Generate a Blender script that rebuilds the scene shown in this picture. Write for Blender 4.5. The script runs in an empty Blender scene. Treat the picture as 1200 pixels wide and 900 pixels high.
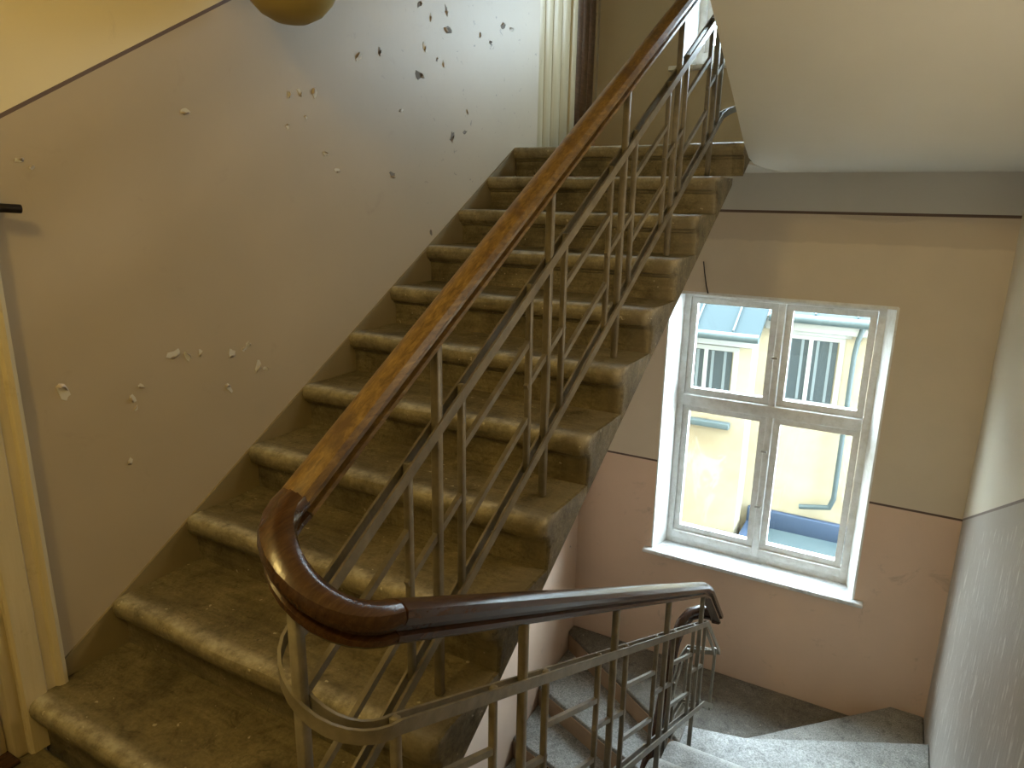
import bpy, bmesh, math, random
from mathutils import Vector, Matrix
random.seed(7)
S = bpy.context.scene
COL = S.collection

# ------------------------------------------------------------------ camera
cam = bpy.data.objects.new('camera', bpy.data.cameras.new('camera'))
COL.objects.link(cam)
cam.data.sensor_fit = 'HORIZONTAL'; cam.data.sensor_width = 36.0
cam.data.lens = 819.35 / 1200 * 36.0
cam.data.clip_start = 0.05; cam.data.clip_end = 200
_r = Vector((0.87192518, 0.48935049, 0.01681017)); _u = Vector((-0.13817486, 0.21297351, 0.96723833)); _f = Vector((-0.46973843, 0.8456822, -0.2533129))
M = Matrix((( _r.x, _u.x, -_f.x, 1.91822), (_r.y, _u.y, -_f.y, -0.50077), (_r.z, _u.z, -_f.z, 1.48175), (0, 0, 0, 1)))
cam.matrix_world = M
S.camera = cam

# ------------------------------------------------------------------ world, light, exposure
S.view_settings.view_transform = 'Standard'; S.view_settings.look = 'None'
S.view_settings.gamma = 1.0; S.view_settings.use_curve_mapping = False
S.view_settings.exposure = 0.15
w = bpy.data.worlds.new('overcast_sky'); S.world = w; w.use_nodes = True
bg = w.node_tree.nodes['Background']; bg.inputs[0].default_value = (0.76, 0.89, 1.0, 1); bg.inputs[1].default_value = 32.0

def area_portal(loc, sx, sz):
    l = bpy.data.lights.new('window_portal', 'AREA'); l.shape = 'RECTANGLE'; l.size = sx; l.size_y = sz
    l.cycles.is_portal = True
    o = bpy.data.objects.new('window_portal', l); COL.objects.link(o); o.location = loc
    o.rotation_euler = (math.radians(-90), 0, 0)      # emits toward -Y, into the stairwell
    return o
area_portal((1.245, 4.34, 0.0), 1.36, 1.90)
area_portal((1.195, 4.34, 2.73), 1.36, 0.94)

LAMP_POWER = 56.0
LAMP_POS = (0.95, -0.9, 2.98)

# ------------------------------------------------------------------ helpers
def mat(name, col, rough=0.6, build=None, metal=0.0, spec=0.5):
    m = bpy.data.materials.new(name); m.use_nodes = True
    nt = m.node_tree; b = nt.nodes['Principled BSDF']
    b.inputs['Base Color'].default_value = (*col, 1); b.inputs['Roughness'].default_value = rough
    b.inputs['Metallic'].default_value = metal
    b.inputs['Specular IOR Level'].default_value = spec
    if build: build(nt, b)
    return m

class N:
    """small node-graph helper"""
    def __init__(s, nt): s.nt = nt
    def new(s, t, **kw):
        n = s.nt.nodes.new(t)
        for k, v in kw.items(): setattr(n, k, v)
        return n
    def link(s, a, b): s.nt.links.new(a, b)
    def val(s, sock, v):
        if hasattr(v, 'links') or isinstance(v, bpy.types.NodeSocket): s.link(v, sock)
        else: sock.default_value = v
    def math(s, op, a, b=0.0, clamp=False):
        n = s.new('ShaderNodeMath', operation=op, use_clamp=clamp); s.val(n.inputs[0], a); s.val(n.inputs[1], b); return n.outputs[0]
    def mix(s, fac, a, b, mode='MIX'):
        n = s.new('ShaderNodeMix', data_type='RGBA', blend_type=mode)
        s.val(n.inputs[0], fac)
        s.val(n.inputs[6], a if not isinstance(a, tuple) else (*a[:3], 1)); s.val(n.inputs[7], b if not isinstance(b, tuple) else (*b[:3], 1))
        return n.outputs[2]
    def noise(s, vec, scale, detail=4, rough=0.6, out=0, dist=0.0):
        n = s.new('ShaderNodeTexNoise'); s.link(vec, n.inputs['Vector'])
        n.inputs['Scale'].default_value = scale; n.inputs['Detail'].default_value = detail
        n.inputs['Roughness'].default_value = rough; n.inputs['Distortion'].default_value = dist
        return n.outputs[out]
    def ramp(s, fac, stops):
        n = s.new('ShaderNodeValToRGB'); s.link(fac, n.inputs[0])
        e = n.color_ramp.elements
        while len(e) < len(stops): e.new(0.5)
        for i, (p, c) in enumerate(stops):
            e[i].position = p; e[i].color = (*c, 1) if isinstance(c, tuple) else (c, c, c, 1)
        return n.outputs[0]
    def mapping(s, vec, scale=(1, 1, 1)):
        n = s.new('ShaderNodeMapping'); s.link(vec, n.inputs[0]); n.inputs['Scale'].default_value = scale; return n.outputs[0]
    def pos(s): return s.new('ShaderNodeNewGeometry').outputs['Position']
    def obj(s):
        tc = s.new('ShaderNodeTexCoord').outputs['Object']
        rnd = s.new('ShaderNodeObjectInfo').outputs['Random']
        sc = s.math('MULTIPLY', rnd, 37.0)
        a = s.new('ShaderNodeVectorMath', operation='ADD'); s.link(tc, a.inputs[0])
        c = s.new('ShaderNodeCombineXYZ'); s.link(sc, c.inputs[0]); s.link(sc, c.inputs[1])
        s.link(c.outputs[0], a.inputs[1]); return a.outputs[0]
    def sep(s, v):
        n = s.new('ShaderNodeSeparateXYZ'); s.link(v, n.inputs[0]); return n.outputs
    def bump(s, b, h, strength=0.3, dist=0.01):
        n = s.new('ShaderNodeBump'); n.inputs['Strength'].default_value = strength; n.inputs['Distance'].default_value = dist
        s.link(h, n.inputs['Height']); s.link(n.outputs[0], b.inputs['Normal'])

def mesh(name, verts, faces, smooth=None, recalc=True, attr=None):
    me = bpy.data.meshes.new(name); me.from_pydata([tuple(v) for v in verts], [], faces)
    if attr:
        a = me.attributes.new('wear_or_glint', 'FLOAT', 'POINT'); a.data.foreach_set('value', attr)
    if recalc:
        bm = bmesh.new(); bm.from_mesh(me); bmesh.ops.recalc_face_normals(bm, faces=bm.faces); bm.to_mesh(me); bm.free()
    if smooth is not None:
        me.polygons.foreach_set('use_smooth', [True] * len(me.polygons))
        me.set_sharp_from_angle(angle=math.radians(smooth))
    return me

def obj(name, me, m, parent=None, loc=(0, 0, 0)):
    o = bpy.data.objects.new(name, me); COL.objects.link(o)
    if m is not None and (len(me.materials) == 0): me.materials.append(m)
    loc = Vector(loc)
    if parent is not None:
        o.parent = parent; base = Vector((0, 0, 0)); q = parent
        while q is not None: base += q.location; q = q.parent
        loc = loc - base
    o.location = loc
    return o

def tag(o, label, cat, group=None):
    o['label'] = label; o['category'] = cat
    if group: o['group'] = group
    return o
def struct(o, label=None):
    o['kind'] = 'structure'
    if label: o['label'] = label
    return o
def empty(name, loc=(0, 0, 0)):
    o = bpy.data.objects.new(name, None); COL.objects.link(o); o.location = loc; o.empty_display_size = 0.1; return o

def box(x0, x1, y0, y1, z0, z1, bev=0.0, seg=2):
    bm = bmesh.new(); bmesh.ops.create_cube(bm, size=1)
    for v in bm.verts:
        v.co = Vector(((x0 + x1) / 2 + v.co.x * (x1 - x0), (y0 + y1) / 2 + v.co.y * (y1 - y0), (z0 + z1) / 2 + v.co.z * (z1 - z0)))
    if bev: bmesh.ops.bevel(bm, geom=bm.edges[:], offset=bev, segments=seg, profile=0.5, affect='EDGES')
    me = bpy.data.meshes.new('box'); bm.to_mesh(me); bm.free()
    if bev:
        me.polygons.foreach_set('use_smooth', [True] * len(me.polygons)); me.set_sharp_from_angle(angle=math.radians(50))
    return me

def prism(poly, z0, z1, bev=0.0):
    """vertical prism over an xy polygon, top edges rounded"""
    bm = bmesh.new()
    lo = [bm.verts.new((x, y, z0)) for x, y in poly]; hi = [bm.verts.new((x, y, z1)) for x, y in poly]
    n = len(poly); bm.faces.new(lo[::-1]); top = bm.faces.new(hi)
    for i in range(n): bm.faces.new((lo[i], lo[(i + 1) % n], hi[(i + 1) % n], hi[i]))
    bmesh.ops.recalc_face_normals(bm, faces=bm.faces)
    if bev: bmesh.ops.bevel(bm, geom=list(top.edges), offset=bev, segments=3, profile=0.5, affect='EDGES')
    me = bpy.data.meshes.new('prism'); bm.to_mesh(me); bm.free()
    me.polygons.foreach_set('use_smooth', [True] * len(me.polygons)); me.set_sharp_from_angle(angle=math.radians(40))
    return me

def extrude_x(prof, x0, x1, smooth=None):
    """(y,z) profile extruded along x"""
    n = len(prof)
    v = [(x0, y, z) for y, z in prof] + [(x1, y, z) for y, z in prof]
    f = [tuple(range(n)), tuple(range(n, 2 * n))] + [(i, (i + 1) % n, n + (i + 1) % n, n + i) for i in range(n)]
    return mesh('extrusion', v, f, smooth)
def extrude_z(prof, z0, z1, smooth=None):
    n = len(prof)
    v = [(x, y, z0) for x, y in prof] + [(x, y, z1) for x, y in prof]
    f = [tuple(range(n)), tuple(range(n, 2 * n))] + [(i, (i + 1) % n, n + (i + 1) % n, n + i) for i in range(n)]
    return mesh('extrusion', v, f, smooth)

def sweep(prof, path, smooth=35):
    """profile (side, up) swept along a 3D path, kept upright"""
    path = [Vector(p) for p in path]; n = len(prof); vs = []
    for i, p in enumerate(path):
        if i == 0: t = path[1] - p; k = 1
        elif i == len(path) - 1: t = p - path[i - 1]; k = 1
        else:
            a = (p - path[i - 1]).normalized(); b = (path[i + 1] - p).normalized(); t = a + b
            k = 1.0 / max(0.45, math.cos(a.angle(b) / 2)) if a.angle(b) > 1e-4 else 1
        t.normalize()
        side = t.cross(Vector((0, 0, 1)))
        if side.length < 1e-4: side = Vector((1, 0, 0))
        side.normalize(); up = side.cross(t).normalized()
        for a_, b_ in prof: vs.append(p + side * a_ + up * b_ * min(k, 1.6))
    f = [tuple(range(n))[::-1], tuple(range((len(path) - 1) * n, len(path) * n))]
    for i in range(len(path) - 1):
        for j in range(n):
            f.append((i * n + j, i * n + (j + 1) % n, (i + 1) * n + (j + 1) % n, (i + 1) * n + j))
    return mesh('sweep', vs, f, smooth)

def rect(w_, h_): return [(-w_ / 2, -h_ / 2), (w_ / 2, -h_ / 2), (w_ / 2, h_ / 2), (-w_ / 2, h_ / 2)]

def cells(us, vs, hole, place):
    """front sheet of grid cells minus holes, with depth: place(u,v,d) d in {0,1}"""
    idx = {}; V = []; F = []
    def vid(i, j, d):
        if (i, j, d) not in idx: idx[(i, j, d)] = len(V); V.append(place(us[i], vs[j], d))
        return idx[(i, j, d)]
    on = lambda i, j: 0 <= i < len(us) - 1 and 0 <= j < len(vs) - 1 and not hole(i, j)
    for i in range(len(us) - 1):
        for j in range(len(vs) - 1):
            if not on(i, j): continue
            for d in (0, 1): F.append(tuple(vid(a, b, d) for a, b in ((i, j), (i + 1, j), (i + 1, j + 1), (i, j + 1))))
            for (a, b, c, e) in ((i - 1, j, (i, j), (i, j + 1)), (i + 1, j, (i + 1, j), (i + 1, j + 1)), (i, j - 1, (i, j), (i + 1, j)), (i, j + 1, (i, j + 1), (i + 1, j + 1))):
                if not on(a, b): F.append((vid(*c, 0), vid(*e, 0), vid(*e, 1), vid(*c, 1)))
    return mesh('wall', V, F)

def lathe(prof, seg=32, smooth=40):
    V = []; F = []; n = len(prof)
    for k in range(seg):
        a = 2 * math.pi * k / seg
        for r_, z_ in prof: V.append((r_ * math.cos(a), r_ * math.sin(a), z_))
    for k in range(seg):
        for j in range(n - 1):
            q = (k + 1) % seg
            F.append((k * n + j, k * n + j + 1, q * n + j + 1, q * n + j))
    me = mesh('lathe', V, F, smooth)
    bm = bmesh.new(); bm.from_mesh(me); bmesh.ops.remove_doubles(bm, verts=bm.verts, dist=1e-5); bm.to_mesh(me); bm.free()
    return me

# ------------------------------------------------------------------ dimensions (metres)
R = 0.16; T = 0.26488; SL = R / T          # rising flight
W = 1.155                                   # its free edge
T2 = 0.325; SL2 = R / T2; Y0D = 0.225       # descending flight
YF = 4.025; XR = 2.40
X2 = 1.205                                  # inner edge of the descending flight
ZL = 11 * R                                 # half landings at +ZL and -ZL

# ------------------------------------------------------------------ materials
def wall_noise(g, p, base, amt=0.10, scale=1.3):
    n = g.noise(p, scale, 5, 0.6)
    f = g.math('MULTIPLY_ADD', n, 2 * amt); f.node.inputs[2].default_value = 1 - amt
    c = g.new('ShaderNodeCombineColor'); g.link(f, c.inputs[0]); g.link(f, c.inputs[1]); g.link(f, c.inputs[2])
    return g.mix(1.0, base, c.outputs[0], 'MULTIPLY')
def step_mask(g, v, lo, soft=0.002):
    n = g.new('ShaderNodeMapRange'); g.link(v, n.inputs[0]); n.inputs[1].default_value = lo - soft; n.inputs[2].default_value = lo + soft
    return n.outputs[0]
def band_mask(g, v, c, half):
    d = g.math('ABSOLUTE', g.math('SUBTRACT', v, c)); return g.math('LESS_THAN', d, half)

DADO_L = (0.40, 0.328, 0.228); CREAM = (0.66, 0.575, 0.37); PINK = (0.68, 0.495, 0.365); BEIGE = (0.62, 0.53, 0.405)
LINE = (0.10, 0.06, 0.04); WHITE_GREY = (0.50, 0.49, 0.45)

def b_wall_left(nt, b):
    g = N(nt); p = g.pos(); x, y, z = g.sep(p)
    h = g.math('SUBTRACT', z, g.math('MULTIPLY', y, 0.588))
    col = g.mix(step_mask(g, h, -0.35, 0.02), PINK, DADO_L)
    col = g.mix(step_mask(g, h, 1.397), col, CREAM)
    col = wall_noise(g, p, col, 0.09)
    # grubby smears and hairline damage in the paint film
    m = g.mapping(p, (1, 1, 1)); sm = g.ramp(g.noise(m, 7, 6, 0.7, dist=0.6), [(0.62, 0.0), (0.75, 1.0)])
    col = g.mix(g.math('MULTIPLY', sm, 0.25), col, (0.24, 0.19, 0.15))
    # many small chips near the damp upper end of the wall
    zone = g.new('ShaderNodeMapRange'); g.link(g.math('ADD', y, g.math('MULTIPLY', z, 0.5)), zone.inputs[0]); zone.inputs[1].default_value = 2.6; zone.inputs[2].default_value = 3.4
    chips = g.ramp(g.noise(p, 24, 4, 0.65, dist=0.8), [(0.66, 0.0), (0.69, 1.0)])
    col = g.mix(g.math('MULTIPLY', g.math('MULTIPLY', chips, zone.outputs[0]), 0.75), col, (0.13, 0.12, 0.11))
    col = g.mix(band_mask(g, h, 1.397, 0.0055), col, LINE)
    g.link(col, b.inputs['Base Color'])
    g.bump(b, g.noise(p, 7, 4, 0.5), 0.10, 0.015)
def b_wall_far(nt, b):
    g = N(nt); p = g.pos(); x, y, z = g.sep(p)
    col = g.mix(step_mask(g, z, -0.262), PINK, BEIGE)
    col = g.mix(step_mask(g, z, 1.445), col, WHITE_GREY)
    col = g.mix(step_mask(g, z, 1.70), col, DADO_L)
    wob = g.math('ADD', z, g.math('MULTIPLY', g.noise(p, 6, 3, 0.5), 0.05))
    patch = g.math('MULTIPLY', step_mask(g, wob, 1.30, 0.006), g.math('LESS_THAN', z, 1.445))
    col = g.mix(g.math('MULTIPLY', patch, 0.35), col, (0.38, 0.30, 0.22))   # soffit shadow painted in, along with an older coat
    col = wall_noise(g, p, col, 0.12, 1.6)
    sm = g.ramp(g.noise(p, 5, 6, 0.7, dist=0.8), [(0.60, 0.0), (0.72, 1.0)])
    col = g.mix(g.math('MULTIPLY', sm, g.math('MULTIPLY', g.math('LESS_THAN', z, -0.27), 0.4)), col, (0.27, 0.19, 0.14))
    col = g.mix(g.math('MAXIMUM', band_mask(g, z, -0.262, 0.007), band_mask(g, z, 1.445, 0.008)), col, LINE)
    g.link(col, b.inputs['Base Color'])
    g.bump(b, g.noise(p, 10, 5, 0.6), 0.15, 0.02)
def b_wall_right(nt, b):
    g = N(nt); p = g.pos(); x, y, z = g.sep(p)
    h = g.math('ADD', z, g.math('MULTIPLY', y, 0.46))
    lim = -0.258 + 0.46 * YF
    col = g.mix(step_mask(g, h, lim), (0.36, 0.325, 0.28), (0.62, 0.565, 0.45))
    col = wall_noise(g, p, col, 0.10)
    st = g.noise(g.mapping(p, (1, 9, 1.6)), 4.0, 6, 0.7, dist=0.3)
    sc = g.math('MULTIPLY', g.ramp(st, [(0.57, 0.0), (0.63, 1.0)]), g.math('LESS_THAN', h, lim - 0.1))
    col = g.mix(g.math('MULTIPLY', sc, 0.8), col, (0.66, 0.63, 0.58))
    col = g.mix(band_mask(g, h, lim, 0.007), col, LINE)
    g.link(col, b.inputs['Base Color'])
    b.inputs['Roughness'].default_value = 0.42
    g.bump(b, st, 0.35, 0.02)
def b_plaster(nt, b):
    g = N(nt); p = g.pos()
    col = wall_noise(g, p, (0.56, 0.545, 0.475), 0.08, 1.8)
    g.link(col, b.inputs['Base Color']); g.bump(b, g.noise(p, 14, 5, 0.6), 0.15, 0.01)

def stone(c0, c1, c2, worn, edge=False):
    def f(nt, b):
        g = N(nt); p = g.obj()
        big = g.noise(p, 5.5, 9, 0.72, dist=0.5); fine = g.noise(p, 120, 3, 0.6)
        mid = g.noise(p, 15, 9, 0.75, dist=0.9); strk = g.noise(g.mapping(p, (1.5, 16, 22)), 3.0, 6, 0.7)
        col = g.ramp(big, [(0.30, c0), (0.50, c1), (0.72, c2)])
        sp = g.ramp(fine, [(0.36, 0.80 if edge else 0.60), (0.64, 1.14 if edge else 1.28)])
        col = g.mix(1.0, col, sp, 'MULTIPLY')
        col = g.mix(1.0, col, g.ramp(mid, [(0.36, 0.55), (0.45, 0.95), (0.60, 1.0), (0.70, 1.35)]), 'MULTIPLY')
        if edge: col = g.mix(1.0, col, g.ramp(strk, [(0.34, 0.72), (0.52, 1.0), (0.68, 1.18)]), 'MULTIPLY')
        vo = g.new('ShaderNodeTexVoronoi', feature='DISTANCE_TO_EDGE'); vo.inputs['Scale'].default_value = 3.2
        wv = g.new('ShaderNodeVectorMath', operation='ADD'); g.link(p, wv.inputs[0])
        wn = g.new('ShaderNodeTexNoise'); g.link(p, wn.inputs['Vector']); wn.inputs['Scale'].default_value = 6; wn.inputs['Detail'].default_value = 5
        g.link(wn.outputs['Color'], wv.inputs[1]); g.link(wv.outputs[0], vo.inputs['Vector'])
        crack = g.math('MULTIPLY', g.ramp(vo.outputs['Distance'], [(0.004, 1.0), (0.012, 0.0)]), g.ramp(big, [(0.50, 0.0), (0.60, 0.8)]))
        col = g.mix(crack, col, (0.03, 0.025, 0.015))
        a = g.new('ShaderNodeAttribute', attribute_name='wear_or_glint').outputs['Fac']  # lighter nosings: stone wear plus window glint painted in
        chips = g.ramp(g.noise(p, 22, 5, 0.7), [(0.40, 0.25), (0.62, 1.0)])
        col = g.mix(g.math('MULTIPLY', g.math('MULTIPLY', a, chips), 0.75), col, worn)
        if edge:                                   # less trodden, cleaner stone outside the railing
            xx = g.sep(g.new('ShaderNodeTexCoord').outputs['Object'])[0]
            em = step_mask(g, g.math('ADD', xx, g.math('MULTIPLY', fine, 0.03)), 1.085, 0.02)
            col = g.mix(g.math('MULTIPLY', g.math('MULTIPLY', em, g.math('LESS_THAN', xx, 1.147)), 0.45), col, (0.27, 0.225, 0.135))
        crumbs = g.ramp(g.noise(p, 42, 2, 0.5), [(0.715, 0.0), (0.74, 1.0)])
        col = g.mix(g.math('MULTIPLY', crumbs, 0.6), col, (0.55, 0.50, 0.38))
        g.link(col, b.inputs['Base Color'])
        rr = g.ramp(mid, [(0.3, 0.65), (0.7, 0.40)]); g.link(rr, b.inputs['Roughness'])
        hh = g.math('ADD', g.math('MULTIPLY', fine, 0.35), g.math('MULTIPLY', mid, 1.6)); g.bump(b, hh, 0.35, 0.006)
    return f
def b_wood(c0, c1, c2, wear_or_glint):
    def f(nt, b):
        g = N(nt); p = g.new('ShaderNodeTexCoord').outputs['Object']
        gr = g.noise(g.mapping(p, (30, 2.2, 14)), 5, 6, 0.65, dist=0.5)
        col = g.ramp(gr, [(0.30, c0), (0.52, c1), (0.72, c2)])
        wn = g.ramp(g.noise(p, 9, 5, 0.7), [(0.52, 0.0), (0.68, 1.0)])
        col = g.mix(g.math('MULTIPLY', wn, wear_or_glint), col, (0.07, 0.035, 0.015))
        g.link(col, b.inputs['Base Color']); g.bump(b, gr, 0.12, 0.003)
    return f
def b_paint_metal(nt, b):
    g = N(nt); p = g.pos()
    n = g.noise(p, 14, 5, 0.65); col = g.ramp(n, [(0.35, (0.13, 0.112, 0.08)), (0.6, (0.20, 0.175, 0.13)), (0.78, (0.26, 0.23, 0.18))])
    g.link(col, b.inputs['Base Color']); g.bump(b, g.noise(p, 60, 3), 0.12, 0.003)
def b_cream_wood(nt, b):
    g = N(nt); p = g.pos()
    gr = g.noise(g.mapping(p, (18, 18, 1.2)), 3, 5, 0.6)
    col = g.ramp(gr, [(0.30, (0.50, 0.42, 0.26)), (0.6, (0.55, 0.47, 0.30)), (0.8, (0.58, 0.50, 0.33))])
    d = g.ramp(g.noise(p, 11, 6, 0.7), [(0.60, 0.0), (0.74, 1.0)])
    col = g.mix(g.math('MULTIPLY', d, 0.45), col, (0.25, 0.19, 0.11))
    g.link(col, b.inputs['Base Color']); g.bump(b, gr, 0.2, 0.004)
def b_white_paint(nt, b):
    g = N(nt); p = g.pos()
    n = g.noise(g.mapping(p, (3, 3, 3)), 6, 6, 0.7); col = g.ramp(n, [(0.35, (0.72, 0.71, 0.67)), (0.55, (0.84, 0.84, 0.81)), (0.7, (0.87, 0.87, 0.85))])
    g.link(col, b.inputs['Base Color']); g.bump(b, n, 0.1, 0.003)
def b_sill(nt, b):
    g = N(nt); p = g.pos()
    n = g.noise(g.mapping(p, (3, 7, 3)), 5, 6, 0.7, dist=0.6); col = g.ramp(n, [(0.34, (0.42, 0.44, 0.45)), (0.5, (0.68, 0.69, 0.68)), (0.7, (0.78, 0.78, 0.76))])
    g.link(col, b.inputs['Base Color'])
def b_render(nt, b):
    g = N(nt); p = g.pos()
    n = g.noise(p, 0.9, 6, 0.65, dist=0.5); col = g.ramp(n, [(0.30, (0.28, 0.22, 0.145)), (0.48, (0.33, 0.285, 0.20)), (0.70, (0.35, 0.315, 0.24))])
    pl = g.ramp(g.noise(g.mapping(p, (1.4, 1.4, 0.6)), 1.5, 6, 0.7, dist=1.0), [(0.60, 0.0), (0.64, 1.0)])
    col = g.mix(pl, col, (0.32, 0.295, 0.245))
    g.link(col, b.inputs['Base Color']); g.bump(b, n, 0.2, 0.02)
def b_zinc(nt, b):
    g = N(nt); p = g.pos(); n = g.noise(p, 2.2, 5, 0.6)
    g.link(g.ramp(n, [(0.3, (0.042, 0.063, 0.070)), (0.7, (0.062, 0.086, 0.092))]), b.inputs['Base Color'])

mWL = mat('painted_plaster_left', DADO_L, 0.5, b_wall_left)
mWF = mat('painted_plaster_far', BEIGE, 0.55, b_wall_far)
mWR = mat('scuffed_gloss_paint', BEIGE, 0.42, b_wall_right)
mPL = mat('limewashed_plaster', (0.5, 0.5, 0.45), 0.75, b_plaster)
mSTONE = mat('dirty_stone', (0.2, 0.17, 0.1), 0.65, stone((0.060, 0.047, 0.024), (0.150, 0.122, 0.066), (0.25, 0.21, 0.125), (0.50, 0.45, 0.33), True))
mSTONE2 = mat('grey_stone', (0.3, 0.3, 0.28), 0.55, stone((0.19, 0.185, 0.165), (0.29, 0.285, 0.26), (0.38, 0.37, 0.34), (0.48, 0.46, 0.42)))
mSTONE3 = mat('dirty_shaded_grey_stone', (0.2, 0.19, 0.17), 0.6, stone((0.10, 0.085, 0.06), (0.17, 0.155, 0.125), (0.26, 0.25, 0.22), (0.4, 0.38, 0.33)))  # landing copy, darkened for sill shade as well as dirt
mRISER = mat('riser_warm_bounce', (0.33, 0.22, 0.13), 0.6, lambda nt, b: (lambda g: g.link(wall_noise(g, g.pos(), (0.36, 0.245, 0.15), 0.25, 9), b.inputs['Base Color']))(N(nt)))  # brown puts warm bounce light into the riser colour
mSKIRT = mat('painted_skirting', (0.23, 0.185, 0.105), 0.5, lambda nt, b: (lambda g: g.link(wall_noise(g, g.pos(), (0.23, 0.185, 0.105), 0.2, 5), b.inputs['Base Color']))(N(nt)))
mOAK = mat('worn_oak', (0.3, 0.15, 0.05), 0.38, b_wood((0.065, 0.035, 0.010), (0.16, 0.095, 0.027), (0.27, 0.175, 0.055), 0.9))
mDARKWOOD = mat('dark_varnished_wood', (0.1, 0.04, 0.02), 0.22, b_wood((0.020, 0.010, 0.007), (0.048, 0.022, 0.013), (0.085, 0.040, 0.02), 0.5))
mCURVEWOOD = mat('brown_varnished_wood', (0.1, 0.04, 0.02), 0.22, b_wood((0.030, 0.013, 0.005), (0.052, 0.023, 0.009), (0.088, 0.042, 0.015), 0.5))
mMETAL = mat('painted_steel', (0.25, 0.22, 0.18), 0.42, b_paint_metal)
mCREAM = mat('cream_painted_wood', (0.6, 0.5, 0.35), 0.45, b_cream_wood)
mBROWNWOOD = mat('recess_shade_wood', (0.2, 0.1, 0.05), 0.5, b_wood((0.10, 0.055, 0.03), (0.16, 0.09, 0.05), (0.21, 0.13, 0.08), 0.3))  # shade of the upper door recess painted as brown boards
mWHITE = mat('white_gloss_paint', (0.75, 0.75, 0.72), 0.35, b_white_paint)
mSILL = mat('weathered_sill', (0.7, 0.7, 0.7), 0.4, b_sill)
mDARK = mat('dark_iron', (0.025, 0.02, 0.018), 0.4, metal=0.6)
mBRASS = mat('dull_steel', (0.45, 0.43, 0.38), 0.35, metal=0.9)
mFLAKE = mat('exposed_plaster', (0.56, 0.53, 0.46), 0.8, lambda nt, b: None)
mOLDCOAT = mat('old_dark_coat', (0.17, 0.15, 0.125), 0.8)
mCURL = mat('curled_paint', (0.45, 0.38, 0.32), 0.5)
mREND = mat('ochre_render', (0.7, 0.6, 0.4), 0.85, b_render)
mZINC = mat('weathered_zinc', (0.4, 0.45, 0.47), 0.5, b_zinc)
mROOF = mat('dull_roof_sheet', (0.030, 0.043, 0.047), 0.8, spec=0.1)
mBLUE = mat('blue_sheet_metal', (0.03, 0.052, 0.10), 0.6)
mEXT = mat('grimy_white_paint', (0.30, 0.31, 0.31), 0.6)
mOPANE = mat('dark_window_glass', (0.040, 0.054, 0.064), 0.15, spec=0.3)
mCURTAIN = mat('curtain_cloth', (0.14, 0.17, 0.19), 0.9)
mOPAL = mat('yellowed_opal_glass', (0.30, 0.225, 0.065), 0.45)
mGLOW = mat('lamp_glass', (0.9, 0.8, 0.6), 0.3)
_b = mGLOW.node_tree.nodes['Principled BSDF']; _b.inputs['Emission Color'].default_value = (1, 0.68, 0.30, 1); _b.inputs['Emission Strength'].default_value = 6
mGLASS = bpy.data.materials.new('window_glass'); mGLASS.use_nodes = True
_nt = mGLASS.node_tree; _nt.nodes.remove(_nt.nodes['Principled BSDF'])
_g = N(_nt); _tr = _g.new('ShaderNodeBsdfTransparent'); _tr.inputs[0].default_value = (0.95, 0.98, 0.98, 1)
_gl = _g.new('ShaderNodeBsdfGlossy'); _gl.inputs['Roughness'].default_value = 0.02
_mx = _g.new('ShaderNodeMixShader'); _fr = _g.new('ShaderNodeLayerWeight')
_fo = _g.math('MULTIPLY_ADD', _g.math('POWER', _fr.outputs['Facing'], 5.0), 0.6); _fo.node.inputs[2].default_value = 0.03
_g.link(_fo, _mx.inputs[0]); _g.link(_tr.outputs[0], _mx.inputs[1]); _g.link(_gl.outputs[0], _mx.inputs[2])
_g.link(_mx.outputs[0], _nt.nodes['Material Output'].inputs[0])

# ------------------------------------------------------------------ shell
ZB = -4.2; ZT = 5.4; YB = -2.3
# left wall with the two door openings
us = [YB, -0.72, 0.255, 3.195, 3.985, YF]; vs = [ZB, 0.0, ZL, 2.1, 3.9, ZT]
wl = struct(obj('wall_left', cells(us, vs, lambda i, j: (i == 1 and j in (1, 2)) or (i == 3 and j in (2, 3)), lambda u, v, d: (-0.3 * d, u, v)), mWL),
            'brown and cream painted stairwell wall with peeling paint')
us = [-0.3, 0.535, 0.585, 1.86, 1.91, XR + 0.3]; vs = [ZB, -0.945, 0.935, 2.275, 3.18, ZT]
win_hole = lambda i, j: (j == 1 and i in (2, 3)) or (j == 3 and i in (1, 2))
struct(obj('wall_far', cells(us, vs, win_hole, lambda u, v, d: (u, YF + 0.28 * d, v)), mWF), 'pink and beige painted wall with the windows')
struct(obj('wall_right', box(XR, XR + 0.3, YB, YF, ZB, ZT), mWR), 'grey scuffed gloss wall beside the descending stairs')
struct(obj('wall_back', box(-0.3, XR + 0.3, YB - 0.2, YB, ZB, ZT), mPL))
struct(obj('ceiling', box(0, XR, YB, 0.18, 3.22, 3.5), mPL), 'landing ceiling')
struct(obj('ceiling_top', box(-0.3, XR + 0.3, YB, YF + 0.45, ZT, ZT + 0.2), mPL))
struct(obj('floor', prism([(0, YB), (XR, YB), (XR, Y0D), (X2, Y0D), (X2, 0.29), (0, 0.29)], -0.22, 0.0, 0.012), mSTONE), 'stone floor of the landing')
struct(obj('floor_bottom', box(-0.3, XR + 0.3, YB, YF + 0.45, ZB - 0.2, ZB), mSTONE2))
# stone coloured strip painted along the wall side of the rising flight
pr = [(0.372, 0.372 * SL - 0.016), (2.93, 2.93 * SL - 0.016), (2.93, 2.93 * SL - 0.2), (0.372, 0.372 * SL - 0.2)]
struct(obj('trim_1', extrude_x(pr, -0.01, 0.007), mSKIRT), 'olive painted strip along the wall at the rising steps')

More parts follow.
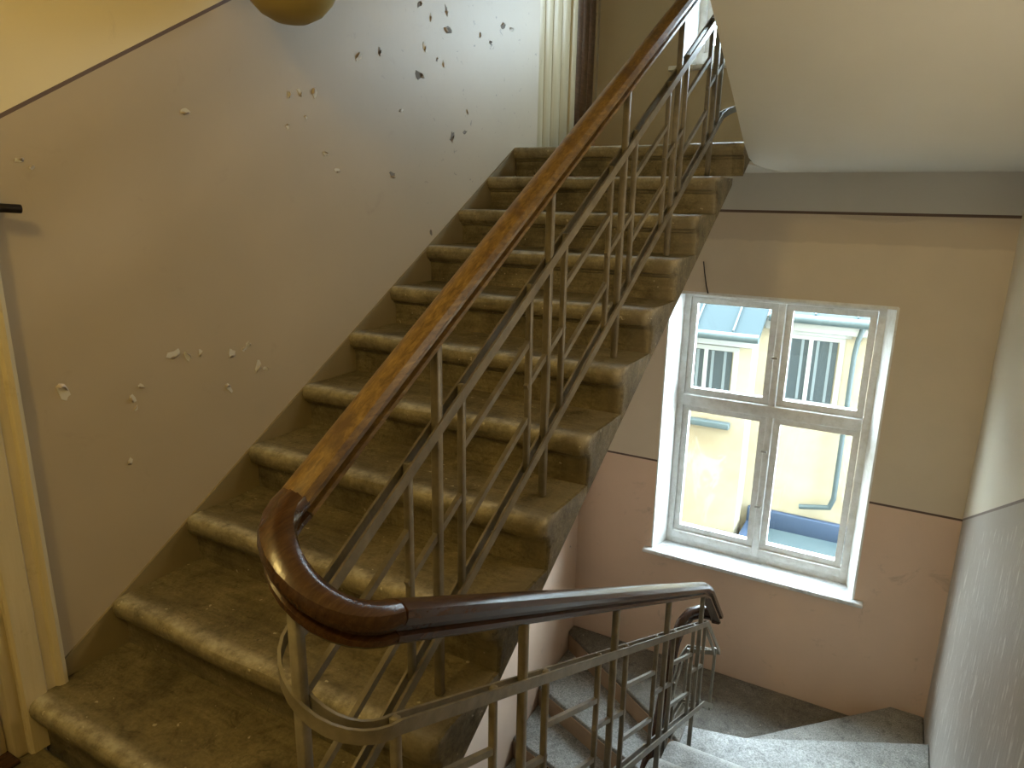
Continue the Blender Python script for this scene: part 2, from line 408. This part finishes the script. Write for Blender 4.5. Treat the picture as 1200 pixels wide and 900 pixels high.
# ------------------------------------------------------------------ steps
def step_mesh(t, soff, x0, x1, seed, sign=1, right_round=True, depth=None):
    """stone step: nose line at the origin, tread running to +y*sign, bullnose, groove, riser, sloping soffit"""
    rnd = random.Random(seed); d = (t if depth is None else depth) + 0.036; s = R / t
    P = [(d, 0, 0), (d * 0.55, -0.002, 0.0), (0.055, 0, .1), (0.030, -0.0005, .9), (0.014, -0.0045, 1), (0.005, -0.013, .6), (0.000, -0.027, .25), (0.002, -0.046, .1), (0.008, -0.058, 0), (0.020, -0.063, 0),
         (0.024, -0.071, 0), (0.033, -0.075, 0), (0.034, -0.090, 0), (0.036, -0.095, 0), (0.036, 0.036 * s - soff, 0), (d, d * s - soff, 0)]
    rr = 0.035
    secs = [(x0, 0)] + [(x0 + (x1 - rr - x0) * k / 9, 0) for k in range(1, 10)]
    if right_round: secs += [(x1 - rr + rr * math.sin(a), rr * (1 - math.cos(a))) for a in (0.4, 0.8, 1.2, 1.45)] + [(x1, rr)]
    else: secs += [(x1, 0)]
    V = []; A = []; n = len(P)
    for k, (x, sh) in enumerate(secs):
        j = rnd.uniform(-0.0025, 0.0025) if 0 < k < 10 else 0
        dip = -0.004 * math.sin(math.pi * min(1, max(0, (x - x0) / (x1 - x0)))) ** 2
        for i, (y, z, wv) in enumerate(P):
            yy = y + (sh * (1 if y < 0.03 else 0.6) if 2 <= i <= 13 else 0) + (j if 3 <= i <= 8 else 0)
            zz = z + (dip if 1 <= i <= 4 else 0) + (j if 4 <= i <= 6 else 0) - (sh * 0.15 if 3 <= i <= 5 else 0)
            V.append((x, yy * sign, zz)); A.append(wv)
    F = [tuple(range(n)), tuple(range((len(secs) - 1) * n, len(secs) * n))]
    for k in range(len(secs) - 1):
        for i in range(n): F.append((k * n + i, k * n + (i + 1) % n, (k + 1) * n + (i + 1) % n, (k + 1) * n + i))
    return mesh('step', V, F, 38, attr=A)

up = tag(empty('stair_flight', (0.58, 0.265, 0)), 'worn olive brown stone flight rising along the peeling wall', 'stairs')
upm = [step_mesh(T, 0.212, 0.004, W, s) for s in range(3)]
for i in range(1, 11):
    obj('step', upm[i % 3], mSTONE, up, (0, i * T, i * R))
obj('step', step_mesh(T, 0.172, 0.004, 1.2, 9, right_round=False), mSTONE, up, (0, 11 * T, 11 * R))
obj('landing', box(0, 1.2, 11 * T + T + 0.036, YF - 0.003, 1.685, ZL, 0.004), mSTONE, up)

dn = tag(empty('stair_flight', (1.8, 2.4, -1.12)), 'grey stone flight descending with winding steps below the window', 'stairs')
dm = [step_mesh(T2, 0.215, -(XR - 0.002), -X2, 20 + s, -1, right_round=True) for s in range(3)]
for m_ in dm:
    for v in m_.vertices: v.co.x = -v.co.x
    m_.flip_normals()
for k in range(1, 8):
    obj('step', dm[k % 3], mSTONE2, dn, (0, Y0D + T2 * k, -R * k))
# winders: each tread a wedge whose far edge swings towards the window wall
def wind(poly, z, th=0.22): return obj('winder_step', prism(poly, z - th, z, 0.014), mSTONE2, dn)
XI = 1.19
wind([(X2, 2.46), (XR - .002, 2.46), (XR - .002, 3.09), (X2, 2.81)], -8 * R)
wind([(X2, 2.79), (XR - .002, 3.03), (XR - .002, 3.558), (X2, 2.93)], -9 * R)
wind([(X2, 2.91), (XR - .002, 3.50), (XR - .002, YF - .002), (2.21, YF - .002), (X2, 3.01)], -10 * R)
obj('landing', prism([(XI, 2.96), (2.26, YF - .002), (0.004, YF - .002), (0.004, 3.93), (1.13, 3.19)], -ZL - 0.2, -ZL, 0.014), mSTONE3, dn)
lf = tag(empty('stair_flight', (0.55, 2.4, -2.4)), 'stone steps leading further down beneath the rising flight', 'stairs')
le = [(3.93, 3.19), (3.425, 2.95), (3.05, 2.75), (2.74, 2.57), (2.45, 2.36), (2.17, 2.10), (1.90, 1.84)]
for k in range(1, 7):
    (a0, a1), (b0, b1) = le[k - 1], le[k]
    obj('winder_step' if k < 4 else 'step', prism([(0.004, b0), (1.13, b1), (1.13, a1 + 0.04), (0.004, a0 + 0.04)], -ZL - k * R - 0.22, -ZL - k * R, 0.014), mSTONE2, lf)

for k in range(1, 6):                      # added boards over the stone risers, brown for warm bounce light
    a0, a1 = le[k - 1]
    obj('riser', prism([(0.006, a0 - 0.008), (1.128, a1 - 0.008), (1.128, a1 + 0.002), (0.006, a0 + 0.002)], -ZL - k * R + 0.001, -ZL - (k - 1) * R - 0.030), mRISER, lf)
# flight above, seen from below
sp = [(YF, 1.67), (3.35, 1.67), (3.18, 1.675), (3.04, 1.695), (2.9, 1.755), (2.7, 1.865), (2.15, 2.162), (1.2, 2.68), (0.18, 3.235)]
so = sp + [(0.18, 3.42), (1.2, 2.87), (2.15, 2.35), (2.9, 1.92), (3.1, 1.80), (YF, 1.80)]
uf = tag(empty('stair_flight', (1.8, 2.4, 1.67)), 'pale plastered underside of the next flight above the window', 'stairs')
obj('soffit', extrude_x(so, 1.2, XR - 0.002, 30), mPL, uf)
obj('landing_soffit', box(0.003, 1.1995, 3.02, YF - 0.002, 1.668, 1.684), mPL, up)

# ------------------------------------------------------------------ railing
rail = tag(empty('stair_railing', (1.17, 0.28, 0)), 'grey steel railing with geometric bars and brown wooden handrail', 'railing')
XU, XD, YT = 1.07, 1.27, 0.28
XM = (XU + XD) / 2
def zu(h, y): return h + SL * y
def zd(h, y): return h - 0.492 * y
def uturn(hu, hd, off=0.0, n=14):
    """from the rising side round to the descending side; off widens the turn"""
    a0, a1 = zu(hu, YT), zd(hd, YT); r_ = (XD - XU) / 2 + off; out = []
    for k in range(n + 1):
        a = math.pi * k / n; s = k / n
        e = s - math.sin(2 * math.pi * s) / (2 * math.pi) * 0.35
        out.append((XM - r_ * math.cos(a), YT - r_ * math.sin(a) * 1.0, a0 + (a1 - a0) * e))
    return out
HU, HD = 0.812, 0.962
hr = [(-0.017, -0.036), (0.017, -0.036), (0.023, -0.030), (0.023, -0.021), (0.013, -0.016), (0.013, -0.008), (0.028, -0.003), (0.031, 0.009), (0.026, 0.022), (0.015, 0.029), (0, 0.032),
      (-0.015, 0.029), (-0.026, 0.022), (-0.031, 0.009), (-0.028, -0.003), (-0.013, -0.008), (-0.013, -0.016), (-0.023, -0.021), (-0.023, -0.030)]
o = obj('handrail', sweep(hr, [(XU, y, zu(HU, y)) for y in (2.93, 2.2, 1.4, 0.7, YT)]), mOAK, rail); o['label'] = 'worn golden oak handrail'
o = obj('handrail', sweep(hr, uturn(HU, HD)), mCURVEWOOD, rail); o['label'] = 'dark brown curved handrail end piece'
low_h = [(XD, YT, zd(HD, YT)), (XD, 1.0, zd(HD, 1.0)), (XD, 1.9, zd(HD, 1.9)), (XD, 2.60, zd(HD, 2.60)), (XD, 2.72, zd(HD, 2.72) - .02), (1.262, 3.10, -0.755)]
o = obj('handrail', sweep(hr, low_h), mDARKWOOD, rail); o['label'] = 'nearly black varnished handrail'
turn_h = [(1.262, 3.06, -0.735), (1.25, 3.12, -0.76), (1.215, 3.14, -0.765), (1.16, 3.13, -0.765), (1.115, 3.08, -0.772), (1.09, 3.0, -0.80), (1.08, 2.93, -0.87), (1.08, 2.86, -0.98), (1.08, 2.74, -1.22), (1.08, 2.56, -1.40), (1.08, 2.2, -1.62), (1.08, 1.7, -1.92)]
o = obj('handrail', sweep(hr, turn_h), mDARKWOOD, rail); o['label'] = 'dark curled handrail at the lower turn'

def strip_path(hu, hd, off, lowturn):
    up_ = [(XU - off, y, zu(hu, y)) for y in (2.95, 2.2, 1.4, 0.7)]
    # turn at the top landing
    a = []
    for k in range(7):
        an = math.pi * k / 6; r_ = 0.1 + off
        a.append((XM + r_ * math.cos(an), 2.97 + r_ * math.sin(an), zu(hu, 2.97) + 0.12 * (1 - k / 6)))
    d_ = [(XD + off, y, zd(hd, y)) for y in (0.8, 1.5, 2.2)]
    return a + up_ + uturn(hu, hd, off) + d_ + [(x + (off if x > XM else -off), y + off * (1 if y > 3 else 0), z) for x, y, z in lowturn]
LTU = [(XD, 2.76, zd(0.76, 2.76)), (XD, 3.16, -1.02), (1.24, 3.20, -1.05), (1.10, 3.20, -1.08), (1.08, 3.12, -1.10), (1.08, 2.85, -1.30), (1.08, 2.56, -1.62), (1.08, 1.9, -2.0)]
LTL = [(XD, 2.86, zd(0.26, 2.86)), (XD, 3.12, -1.36), (1.24, 3.15, -1.38), (1.10, 3.15, -1.42), (1.08, 3.08, -1.46), (1.08, 2.85, -1.72), (1.08, 2.56, -2.05)]
for hu, hd, lt in ((0.585, 0.76, LTU), (0.085, 0.26, LTL)):
    for off in (-0.0115, 0.0115):
        obj('rail_strip', sweep(rect(0.006, 0.026), strip_path(hu, hd, off, lt), 30), mMETAL, rail)
def vbar(x, y, z0, z1, w_=0.020, name='baluster'):
    return obj(name, box(-w_ / 2, w_ / 2, -w_ / 2, w_ / 2, 0, z1 - z0, 0.002, 1), mMETAL, rail, (x, y, z0))
def tread_up(y): return R * math.floor(y / T + 1e-6)
def tread_dn(y): return -R * math.ceil((y - Y0D) / T2 - 1e-6)
barprof = rect(0.012, 0.016)
def sbar(x, ya, yb, zf, h, name='cross_bar'):
    return obj(name, sweep(barprof, [(x, ya, zf(h, ya)), (x, yb, zf(h, yb))], 30), mMETAL, rail)
for k in range(0, 6):                      # rising side
    yp = T * (0.61 + 2 * k); ya = T * (0.21 + 2 * k); yb = T * (0.98 + 2 * k)
    if k > 0:
        vbar(XU, yp, tread_up(yp), zu(HU - 0.03, yp))
        vbar(XU, ya, zu(0.075, ya), zu(0.60, ya), 0.016, 'short_baluster')
        sbar(XU, ya - .012, yb + .012, zu, 0.33)
    if k < 5 or True: vbar(XU, yb, zu(0.075, yb), zu(0.60, yb), 0.016, 'short_baluster')
    if k < 5:
        sbar(XU, yb, T * (2.21 + 2 * k), zu, 0.447); sbar(XU, yb, T * (2.21 + 2 * k), zu, 0.235)
ypd = [0.742, 1.37, 2.0, 2.63]
for k, yp in enumerate(ypd):               # descending side
    ya, yb = yp - 0.135, yp + 0.125
    vbar(XD, yp, tread_dn(yp), zd(HD - 0.03, yp))
    for yy in (ya, yb): vbar(XD, yy, zd(0.25, yy), zd(0.775, yy), 0.016, 'short_baluster')
    sbar(XD, ya - .012, yb + .012, zd, 0.512)
    yprev = YT if k == 0 else ypd[k - 1] + 0.125
    sbar(XD, yprev, ya, zd, 0.612); sbar(XD, yprev, ya, zd, 0.395)
vbar(XD, YT, zd(0.25, YT), zd(0.775, YT), 0.016, 'short_baluster')
vbar(XM - 0.01, YT - 0.1, 0.0, 0.86, 0.020)
# bars of the lower turn
vbar(1.255, 3.17, -1.42, -1.0, 0.016, 'short_baluster'); vbar(1.10, 3.17, -1.45, -1.06, 0.016, 'short_baluster')
vbar(1.08, 2.86, -1.76, -0.98, 0.018); vbar(1.08, 2.60, -1.92 - .16, -1.38, 0.018)
vbar(1.08, 2.99, -1.56, -1.18, 0.016, 'short_baluster'); vbar(1.08, 2.73, -1.86, -1.42, 0.016, 'short_baluster')
vbar(1.08, 2.2, -2.55, -1.63, 0.018)
sbar(1.08, 2.75, 3.0, lambda h, y: h + (y - 2.75) * 1.2, -1.52)

# ------------------------------------------------------------------ windows
def ring(x0, x1, z0, z1, w_, y0, y1, wz=None):
    wz = wz or w_; bm = bmesh.new()
    us = [x0, x0 + w_, x1 - w_, x1]; vs = [z0, z0 + wz, z1 - wz, z1]
    return cells(us, vs, lambda i, j: i == 1 and j == 1, lambda u, v, d: (u, y0 + (y1 - y0) * d, v))
def window(name, dx, dz, top=0.925, rows=2):
    o = struct(empty(name, (1.25 + dx, YF + 0.18, -0.93 + dz)))
    P = lambda nm, me, m, par=None: obj(nm, me, m, par or o, (dx, 0, dz))
    y0, y1 = 4.20, 4.27; tp = top - 0.045
    P('frame', ring(0.635, 1.855, -0.93, top, 0.045, y0, y1), mWHITE)
    P('mullion', box(1.243, 1.287, y0 - 0.012, y1, -0.885, tp, 0.004), mWHITE)
    lv = [(-0.83, tp)]
    if rows == 2:
        P('transom', box(0.68, 1.81, y0 - 0.016, y1, 0.125, 0.205, 0.006), mWHITE)
        lv = [(0.205, tp), (-0.83, 0.125)]
    for c, d in lv:
        for a, b in ((0.68, 1.243), (1.287, 1.81)):
            s = P('sash', ring(a + .003, b - .003, c + .003, d - .003, 0.040, y0 + 0.012, y1 - 0.01), mWHITE)
            P('pane', box(a + 0.035, b - 0.035, y0 + 0.034, y0 + 0.038, c + 0.035, d - 0.035), mGLASS, s)
    P('bottom_rail', box(0.68, 1.81, y0 - 0.01, y1, -0.885, -0.83, 0.004), mWHITE)
    # splayed reveals
    P('reveal', extrude_z([(0.580, YF - 0.002), (0.590, YF - 0.002), (0.640, y0 + 0.01), (0.580, y0 + 0.01)], -0.93, top + 0.005), mWHITE)
    P('reveal', extrude_z([(1.915, YF - 0.002), (1.903, YF - 0.002), (1.850, y0 + 0.01), (1.915, y0 + 0.01)], -0.93, top + 0.005), mWHITE)
    P('reveal', box(0.585, 1.91, YF - 0.001, y0 + 0.01, top - 0.007, top + 0.011), mWHITE)
    P('outer_reveal', ring(0.575, 1.92, -0.955, top + 0.02, 0.06, y1 - .002, YF + 0.315), mREND)
    P('window_sill', box(0.530, 1.968, YF - 0.05, y0 + 0.005, -0.955, -0.928, 0.006), mSILL)
    for z in ((0.52, -0.12, -0.52) if rows == 2 else (-0.5,)):
        P('latch', box(1.262 - 0.03, 1.262 + 0.01, y0 - 0.024, y0 - 0.010, z, z + 0.014, 0.003), mBRASS)
    return o
window('window_1', 0, 0)
window('window_2', -0.05, 3.22, -0.05, 1)
# dark cable hanging at the window head
tag(obj('cable', sweep([(0.004 * math.cos(a), 0.004 * math.sin(a)) for a in (0, 1.26, 2.51, 3.77, 5.03)],
    [(0.785, YF - 0.006, 1.13), (0.80, YF - 0.012, 1.06), (0.817, YF - 0.012, 0.98), (0.832, YF - 0.01, 0.93)], 60), mDARK), 'short dark cable end hanging above the window corner', 'cable')

# ------------------------------------------------------------------ doors in the left wall
d1 = struct(empty('door_1', (0, 0.31, 0)), 'cream painted door frame at the foot of the stairs')
prof = [(0.0, 0.255), (0.020, 0.255), (0.026, 0.262), (0.026, 0.315), (0.020, 0.320), (0.020, 0.342), (0.030, 0.348), (0.034, 0.360), (0.030, 0.371), (0.0, 0.371)]
obj('door_casing', extrude_z(prof, 0.0, 2.16, 30), mCREAM, d1)
obj('door_casing', box(0, 0.028, -0.72, 0.371, 2.10, 2.22, 0.006), mCREAM, d1)
obj('door_casing', box(0, 0.028, -0.84, -0.72, 0.0, 2.16, 0.006), mCREAM, d1)
obj('jamb', box(-0.28, 0.006, 0.225, 0.262, 0.0, 2.1, 0.003), mCREAM, d1)
lf_ = obj('door_leaf', box(-0.075, -0.03, -0.715, 0.222, 0.012, 2.09, 0.003), mCREAM, d1)
obj('threshold', box(-0.28, 0.03, -0.715, 0.225, 0.0, 0.012, 0.003), mDARKWOOD, d1)
for (z0, z1) in ((0.18, 0.9), (1.05, 1.95)): obj('panel', box(-0.045, -0.022, -0.58, 0.09, z0, z1, 0.012), mCREAM, lf_)
for z in (0.68, 1.7): obj('hinge', lathe([(0, 0), (0.009, 0), (0.009, 0.09), (0, 0.09)], 12), mDARK, d1, (0.012, 0.236, z))

d2 = struct(empty('door_2', (0, 3.59, ZL)), 'pale plank door on the upper half landing')
yb_ = [3.197, 3.285, 3.385, 3.50, 3.615]
for a, b in zip(yb_[:-1], yb_[1:]): obj('plank', box(-0.05, -0.012, a + .0015, b - .0015, ZL, 3.9, 0.004, 1), mCREAM, d2)
obj('door_post', box(-0.06, 0.0, 3.617, 3.69, ZL, 3.9, 0.008), mCREAM, d2)
for a, b in ((3.692, 3.79), (3.792, 3.89), (3.892, 3.983)): obj('plank', box(-0.05, -0.012, a, b, ZL, 3.9, 0.004, 1), mBROWNWOOD, d2)
obj('back_board', box(-0.10, -0.051, 3.197, 3.983, ZL, 3.9), mBROWNWOOD, d2)

# ------------------------------------------------------------------ peeling paint on the left wall
FL = [(0.489, 0.966, 0.0303), (0.824, 1.011, 0.0279), (0.867, 0.995, 0.0211), (0.914, 1.0, 0.0143), (1.032, 0.976, 0.022), (1.137, 0.915, 0.0253), (1.097, 0.991, 0.0174), (1.007, 0.861, 0.0197), (0.673, 0.903, 0.0181), (0.704, 0.937, 0.0137), (0.644, 0.721, 0.0161), (0.682, 0.875, 0.0114), (0.944, 1.72, 0.0189), (1.35, 1.819, 0.0157), (1.402, 1.834, 0.0186), (1.471, 1.84, 0.0217), (1.337, 1.716, 0.013), (1.424, 1.755, 0.0107), (1.713, 2.0, 0.0262), (1.839, 2.04, 0.018), (2.099, 1.992, 0.0351), (2.133, 2.108, 0.0194), (2.313, 2.21, 0.0306), (2.301, 2.286, 0.0239), (2.185, 2.234, 0.0165), (2.343, 1.765, 0.0303), (2.451, 1.793, 0.0207), (2.473, 1.89, 0.0174), (2.585, 2.237, 0.0181), (2.801, 2.325, 0.0267), (2.888, 2.323, 0.0233), (2.679, 2.225, 0.0185), (1.899, 1.578, 0.021), (1.57, 1.581, 0.0166), (1.516, 1.638, 0.0163), (2.107, 2.266, 0.0228), (1.966, 1.835, 0.0154), (2.166, 1.338, 0.0161), (2.212, 1.305, 0.0163), (2.278, 2.064, 0.0167), (2.226, 2.073, 0.0132), (0.465, 1.557, 0.0126), (0.494, 1.542, 0.0106), (1.078, 0.979, 0.0099), (1.169, 0.896, 0.0153)]
for q, (y, z, s) in enumerate(FL):
    rnd = random.Random(100 + q); n = 9; tilt = rnd.uniform(0, math.pi)
    pts = []
    for k in range(n):
        a = 2 * math.pi * k / n; r_ = s * rnd.uniform(0.45, 1.15)
        u, v = r_ * math.cos(a) * 0.55, r_ * math.sin(a)
        pts.append((u * math.cos(tilt) - v * math.sin(tilt), u * math.sin(tilt) + v * math.cos(tilt)))
    V = [(0.0012, a, b) for a, b in pts] + [(0.0, a * 1.05, b * 1.05) for a, b in pts]
    F = [tuple(range(n))] + [(k, (k + 1) % n, n + (k + 1) % n, n + k) for k in range(n)]
    obj('bare_patch', mesh('patch', V, F), mFLAKE if y < 1.65 or q % 3 == 0 else mOLDCOAT, wl, (0, y, z))
    # curled flake still hanging on the patch rim
    k0 = rnd.randrange(n); rim = [pts[(k0 + j) % n] for j in range(4)]
    V = []; F = []
    for (a, b) in rim: V += [(0.001, a * 1.05, b * 1.05), (0.002 + s * 0.06, a * 0.75, b * 0.75 + 0.001), (0.003 + s * 0.16, a * 0.62, b * 0.62 + 0.002)]
    for j in range(3):
        for l in range(2): F.append((j * 3 + l, (j + 1) * 3 + l, (j + 1) * 3 + l + 1, j * 3 + l + 1))
    fm = mesh('flake', V, F, 60)
    fo = obj('paint_flake', fm, mCURL, wl, (0, y, z))
    fo.modifiers.new('thickness', 'SOLIDIFY').thickness = 0.0012

# ------------------------------------------------------------------ fittings
lamp = tag(empty('wall_lamp', (0.0, 1.19, 2.14)), 'unlit yellowed glass globe lamp on the left wall', 'lamp')
obj('globe', lathe([(0, -0.15), (0.05, -0.142), (0.09, -0.121), (0.122, -0.087), (0.143, -0.045), (0.15, 0), (0.143, 0.045), (0.122, 0.087), (0.09, 0.121), (0.06, 0.137), (0.06, 0.15), (0, 0.15)], 40, 60), mOPAL, lamp, (0.2, 1.19, 2.135))
obj('wall_plate', extrude_z([(0.0, -0.05), (0.02, -0.05), (0.03, -0.04), (0.03, 0.04), (0.02, 0.05), (0.0, 0.05)], -0.06, 0.06), mDARK, lamp, (0, 1.19, 2.32))
obj('arm', sweep([(0.009 * math.cos(a), 0.009 * math.sin(a)) for a in (0, 1.05, 2.1, 3.14, 4.19, 5.24)], [(0.02, 1.19, 2.32), (0.12, 1.19, 2.35), (0.18, 1.19, 2.34), (0.2, 1.19, 2.28)], 60), mDARK, lamp)
hk = tag(empty('wall_hook', (0.0, 0.40, 1.444)), 'small dark metal hook on the wall above the door frame edge', 'hook')
obj('hook_plate', box(0, 0.006, 0.335, 0.372, 1.42, 1.47, 0.002), mDARK, hk)
obj('hook_arm', sweep([(0.010 * math.cos(a), 0.011 * math.sin(a)) for a in [k * math.pi / 5 for k in range(10)]], [(0.004, 0.35, 1.446), (0.026, 0.37, 1.446), (0.032, 0.40, 1.445), (0.032, 0.436, 1.443)], 60), mDARK, hk)

cl = tag(empty('ceiling_lamp', LAMP_POS), 'lit round glass lamp on the landing ceiling', 'lamp')
obj('lamp_base', lathe([(0, 0), (0.10, 0), (0.10, -0.04), (0, -0.04)], 32), mBRASS, cl, (LAMP_POS[0], LAMP_POS[1], 3.22))
obj('lamp_globe', lathe([(0, 0.1), (0.06, 0.1), (0.085, 0.06), (0.10, 0), (0.085, -0.06), (0.05, -0.09), (0, -0.1)], 32, 60), mGLOW, cl, (LAMP_POS[0], LAMP_POS[1], 3.09))
ld = bpy.data.lights.new('lamp_light', 'POINT'); ld.energy = LAMP_POWER; ld.color = (1.0, 0.72, 0.24); ld.shadow_soft_size = 0.10
lo_ = bpy.data.objects.new('lamp_light', ld); COL.objects.link(lo_); lo_.parent = cl; lo_.location = (0, 0, -0.10)

bl = tag(empty('added_fill_lamp', (XR, 1.6, 1.35)), 'added round fill lamp on the right wall over the descending stairs', 'lamp')  # unseen lamp added to brighten the far wall and lower flight
_bp = [(0.0, 0.0), (0.13, 0.0), (0.13, -0.03), (0.115, -0.04)]
def _turn(me):
    for v in me.vertices: v.co = Vector((v.co.z, v.co.x, v.co.y))
    return me
obj('lamp_base', _turn(lathe(_bp + [(0, -0.04)], 32)), mBRASS, bl, (XR - 0.001, 1.6, 1.35))
obj('lamp_glass', _turn(lathe([(0.11, -0.04), (0.10, -0.07), (0.07, -0.09), (0, -0.10)], 32, 60)), mGLOW, bl, (XR - 0.001, 1.6, 1.35))
l2 = bpy.data.lights.new('added_fill_light', 'POINT'); l2.energy = 11.0; l2.color = (1.0, 0.88, 0.68); l2.shadow_soft_size = 0.11
l2o = bpy.data.objects.new('added_fill_light', l2); COL.objects.link(l2o); l2o.parent = bl; l2o.location = (-0.20, 0, 0)

# ------------------------------------------------------------------ courtyard building
cb = tag(empty('courtyard_building', (0.5, 9.0, -9.0)), 'ochre rendered house across the courtyard with zinc roofs', 'building')
YA, YBk = 8.55, 9.0
wA = obj('wall', box(-5.0, 0.36, YA, 13.0, -9.0, -0.10), mREND, cb)
wB = obj('wall', box(0.36, 6.0, YBk, 13.0, -9.0, 0.10), mREND, cb)
def roof(x0, x1, y, z, rise, run):
    r_ = obj('roof', extrude_x([(y, z), (y + run, z + rise), (y + run, z + rise - 0.08), (y, z - 0.06)], x0, x1), mROOF, cb)
    x = x0 + 0.05; 
    while x < x1:
        obj('seam', extrude_x([(y, z), (y, z + 0.03), (y + run, z + rise + 0.03), (y + run, z + rise)], x, x + 0.02), mZINC, r_); x += 0.48
    obj('gutter', sweep([(0.055 * math.cos(a), 0.055 * math.sin(a)) for a in [k * math.pi / 4 for k in range(8)]], [(x0, y - 0.03, z - 0.05), (x1, y - 0.03, z - 0.05)], 60), mZINC, r_)
roof(-5.2, 0.46, YA - 0.2, -0.06, 2.1, 3.4)
roof(0.47, 6.0, YBk - 0.12, 0.16, 0.9, 3.4)
obj('cornice', box(-5, 0.42, YA - 0.1, YA, -0.26, -0.12, 0.02), mEXT, cb)
obj('cornice', box(0.42, 6, YBk - 0.1, YBk, -0.06, 0.08, 0.02), mEXT, cb)
def ext_window(x0, x1, z0, z1, y, n):
    wv = obj('window', ring(x0, x1, z0, z1, 0.06, y - 0.03, y + 0.02), mEXT, cb)
    st = (x1 - x0 - 0.12) / n
    for k in range(n):
        obj('pane', box(x0 + 0.06 + st * k + .02, x0 + 0.06 + st * (k + 1) - .02, y - 0.012, y + 0.01, z0 + .06, z1 - .06), mOPANE, wv)
        for q in range(2): obj('curtain', box(x0 + 0.06 + st * (k + 0.2 + 0.45 * q), x0 + 0.06 + st * (k + 0.3 + 0.45 * q), y - 0.018, y - 0.013, z0 + .07, z1 - .07), mCURTAIN, wv)
    for k in range(1, n): obj('window_bar', box(x0 + 0.06 + st * k - .025, x0 + 0.06 + st * k + .025, y - 0.03, y + 0.01, z0 + .06, z1 - .06), mEXT, wv)
ext_window(-0.62, 0.20, -0.98, -0.28, YA, 2)
ext_window(0.60, 1.38, -1.02, -0.10, YBk, 2)
ext_window(-2.4, -1.5, -0.98, -0.28, YA, 2); ext_window(2.4, 3.2, -1.02, -0.10, YBk, 2)
obj('ledge', box(-0.66, 0.18, YA - 0.12, YA, -1.36, -1.28, 0.01), mZINC, cb)
obj('hood_mould', box(0.56, 1.45, YBk - 0.06, YBk, -0.10, -0.05, 0.01), mEXT, cb)
cyl = [(0.032 * math.cos(a), 0.032 * math.sin(a)) for a in [k * math.pi / 5 for k in range(10)]]
obj('drainpipe', sweep(cyl, [(1.56, YBk - 0.1, 0.08), (1.52, YBk - 0.08, -0.10), (1.50, YBk - 0.08, -0.3), (1.50, YBk - 0.08, -2.2), (1.46, YBk - 0.08, -2.33), (1.1, YBk - 0.08, -2.40)], 60), mZINC, cb)
an = tag(empty('annex_roof', (1.5, 8.0, -3.2)), 'low blue metal roof in the courtyard below the window', 'roof')
obj('roof_sheet', extrude_x([(8.98, -2.78), (6.6, -3.15), (6.6, -3.25), (8.98, -2.9)], 0.45, 5.0), mZINC, an)
obj('flashing', box(0.45, 5.0, 8.90, 8.985, -2.82, -2.55, 0.01), mBLUE, an)
obj('roof_curb', box(0.45, 0.62, 6.6, 8.9, -3.2, -2.75, 0.01), mBLUE, an)
obj('annex_wall', box(0.5, 5.0, 6.7, 8.98, -9, -3.2), mREND, an)
struct(obj('ground', box(-15, 15, YF + 0.46, 30, -9.3, -9.0), mSTONE2), 'courtyard ground')

# this house's own outer wall; unseen wing added to shade the facade
us = [-9.0, 0.535, 0.585, 1.86, 1.91, 10.0]; vs = [-9.0, -0.945, 0.935, 2.275, 3.18, 9.5]
struct(obj('wall_outside', cells(us, vs, win_hole, lambda u, v, d: (u, YF + 0.282 + 0.03 * d, v)), mREND), 'courtyard side of the stairwell house')
struct(obj('wall_shade_wing_left', box(-6.5, -6.0, YF + 0.5, 13.0, -9.0, 2.0), mREND))
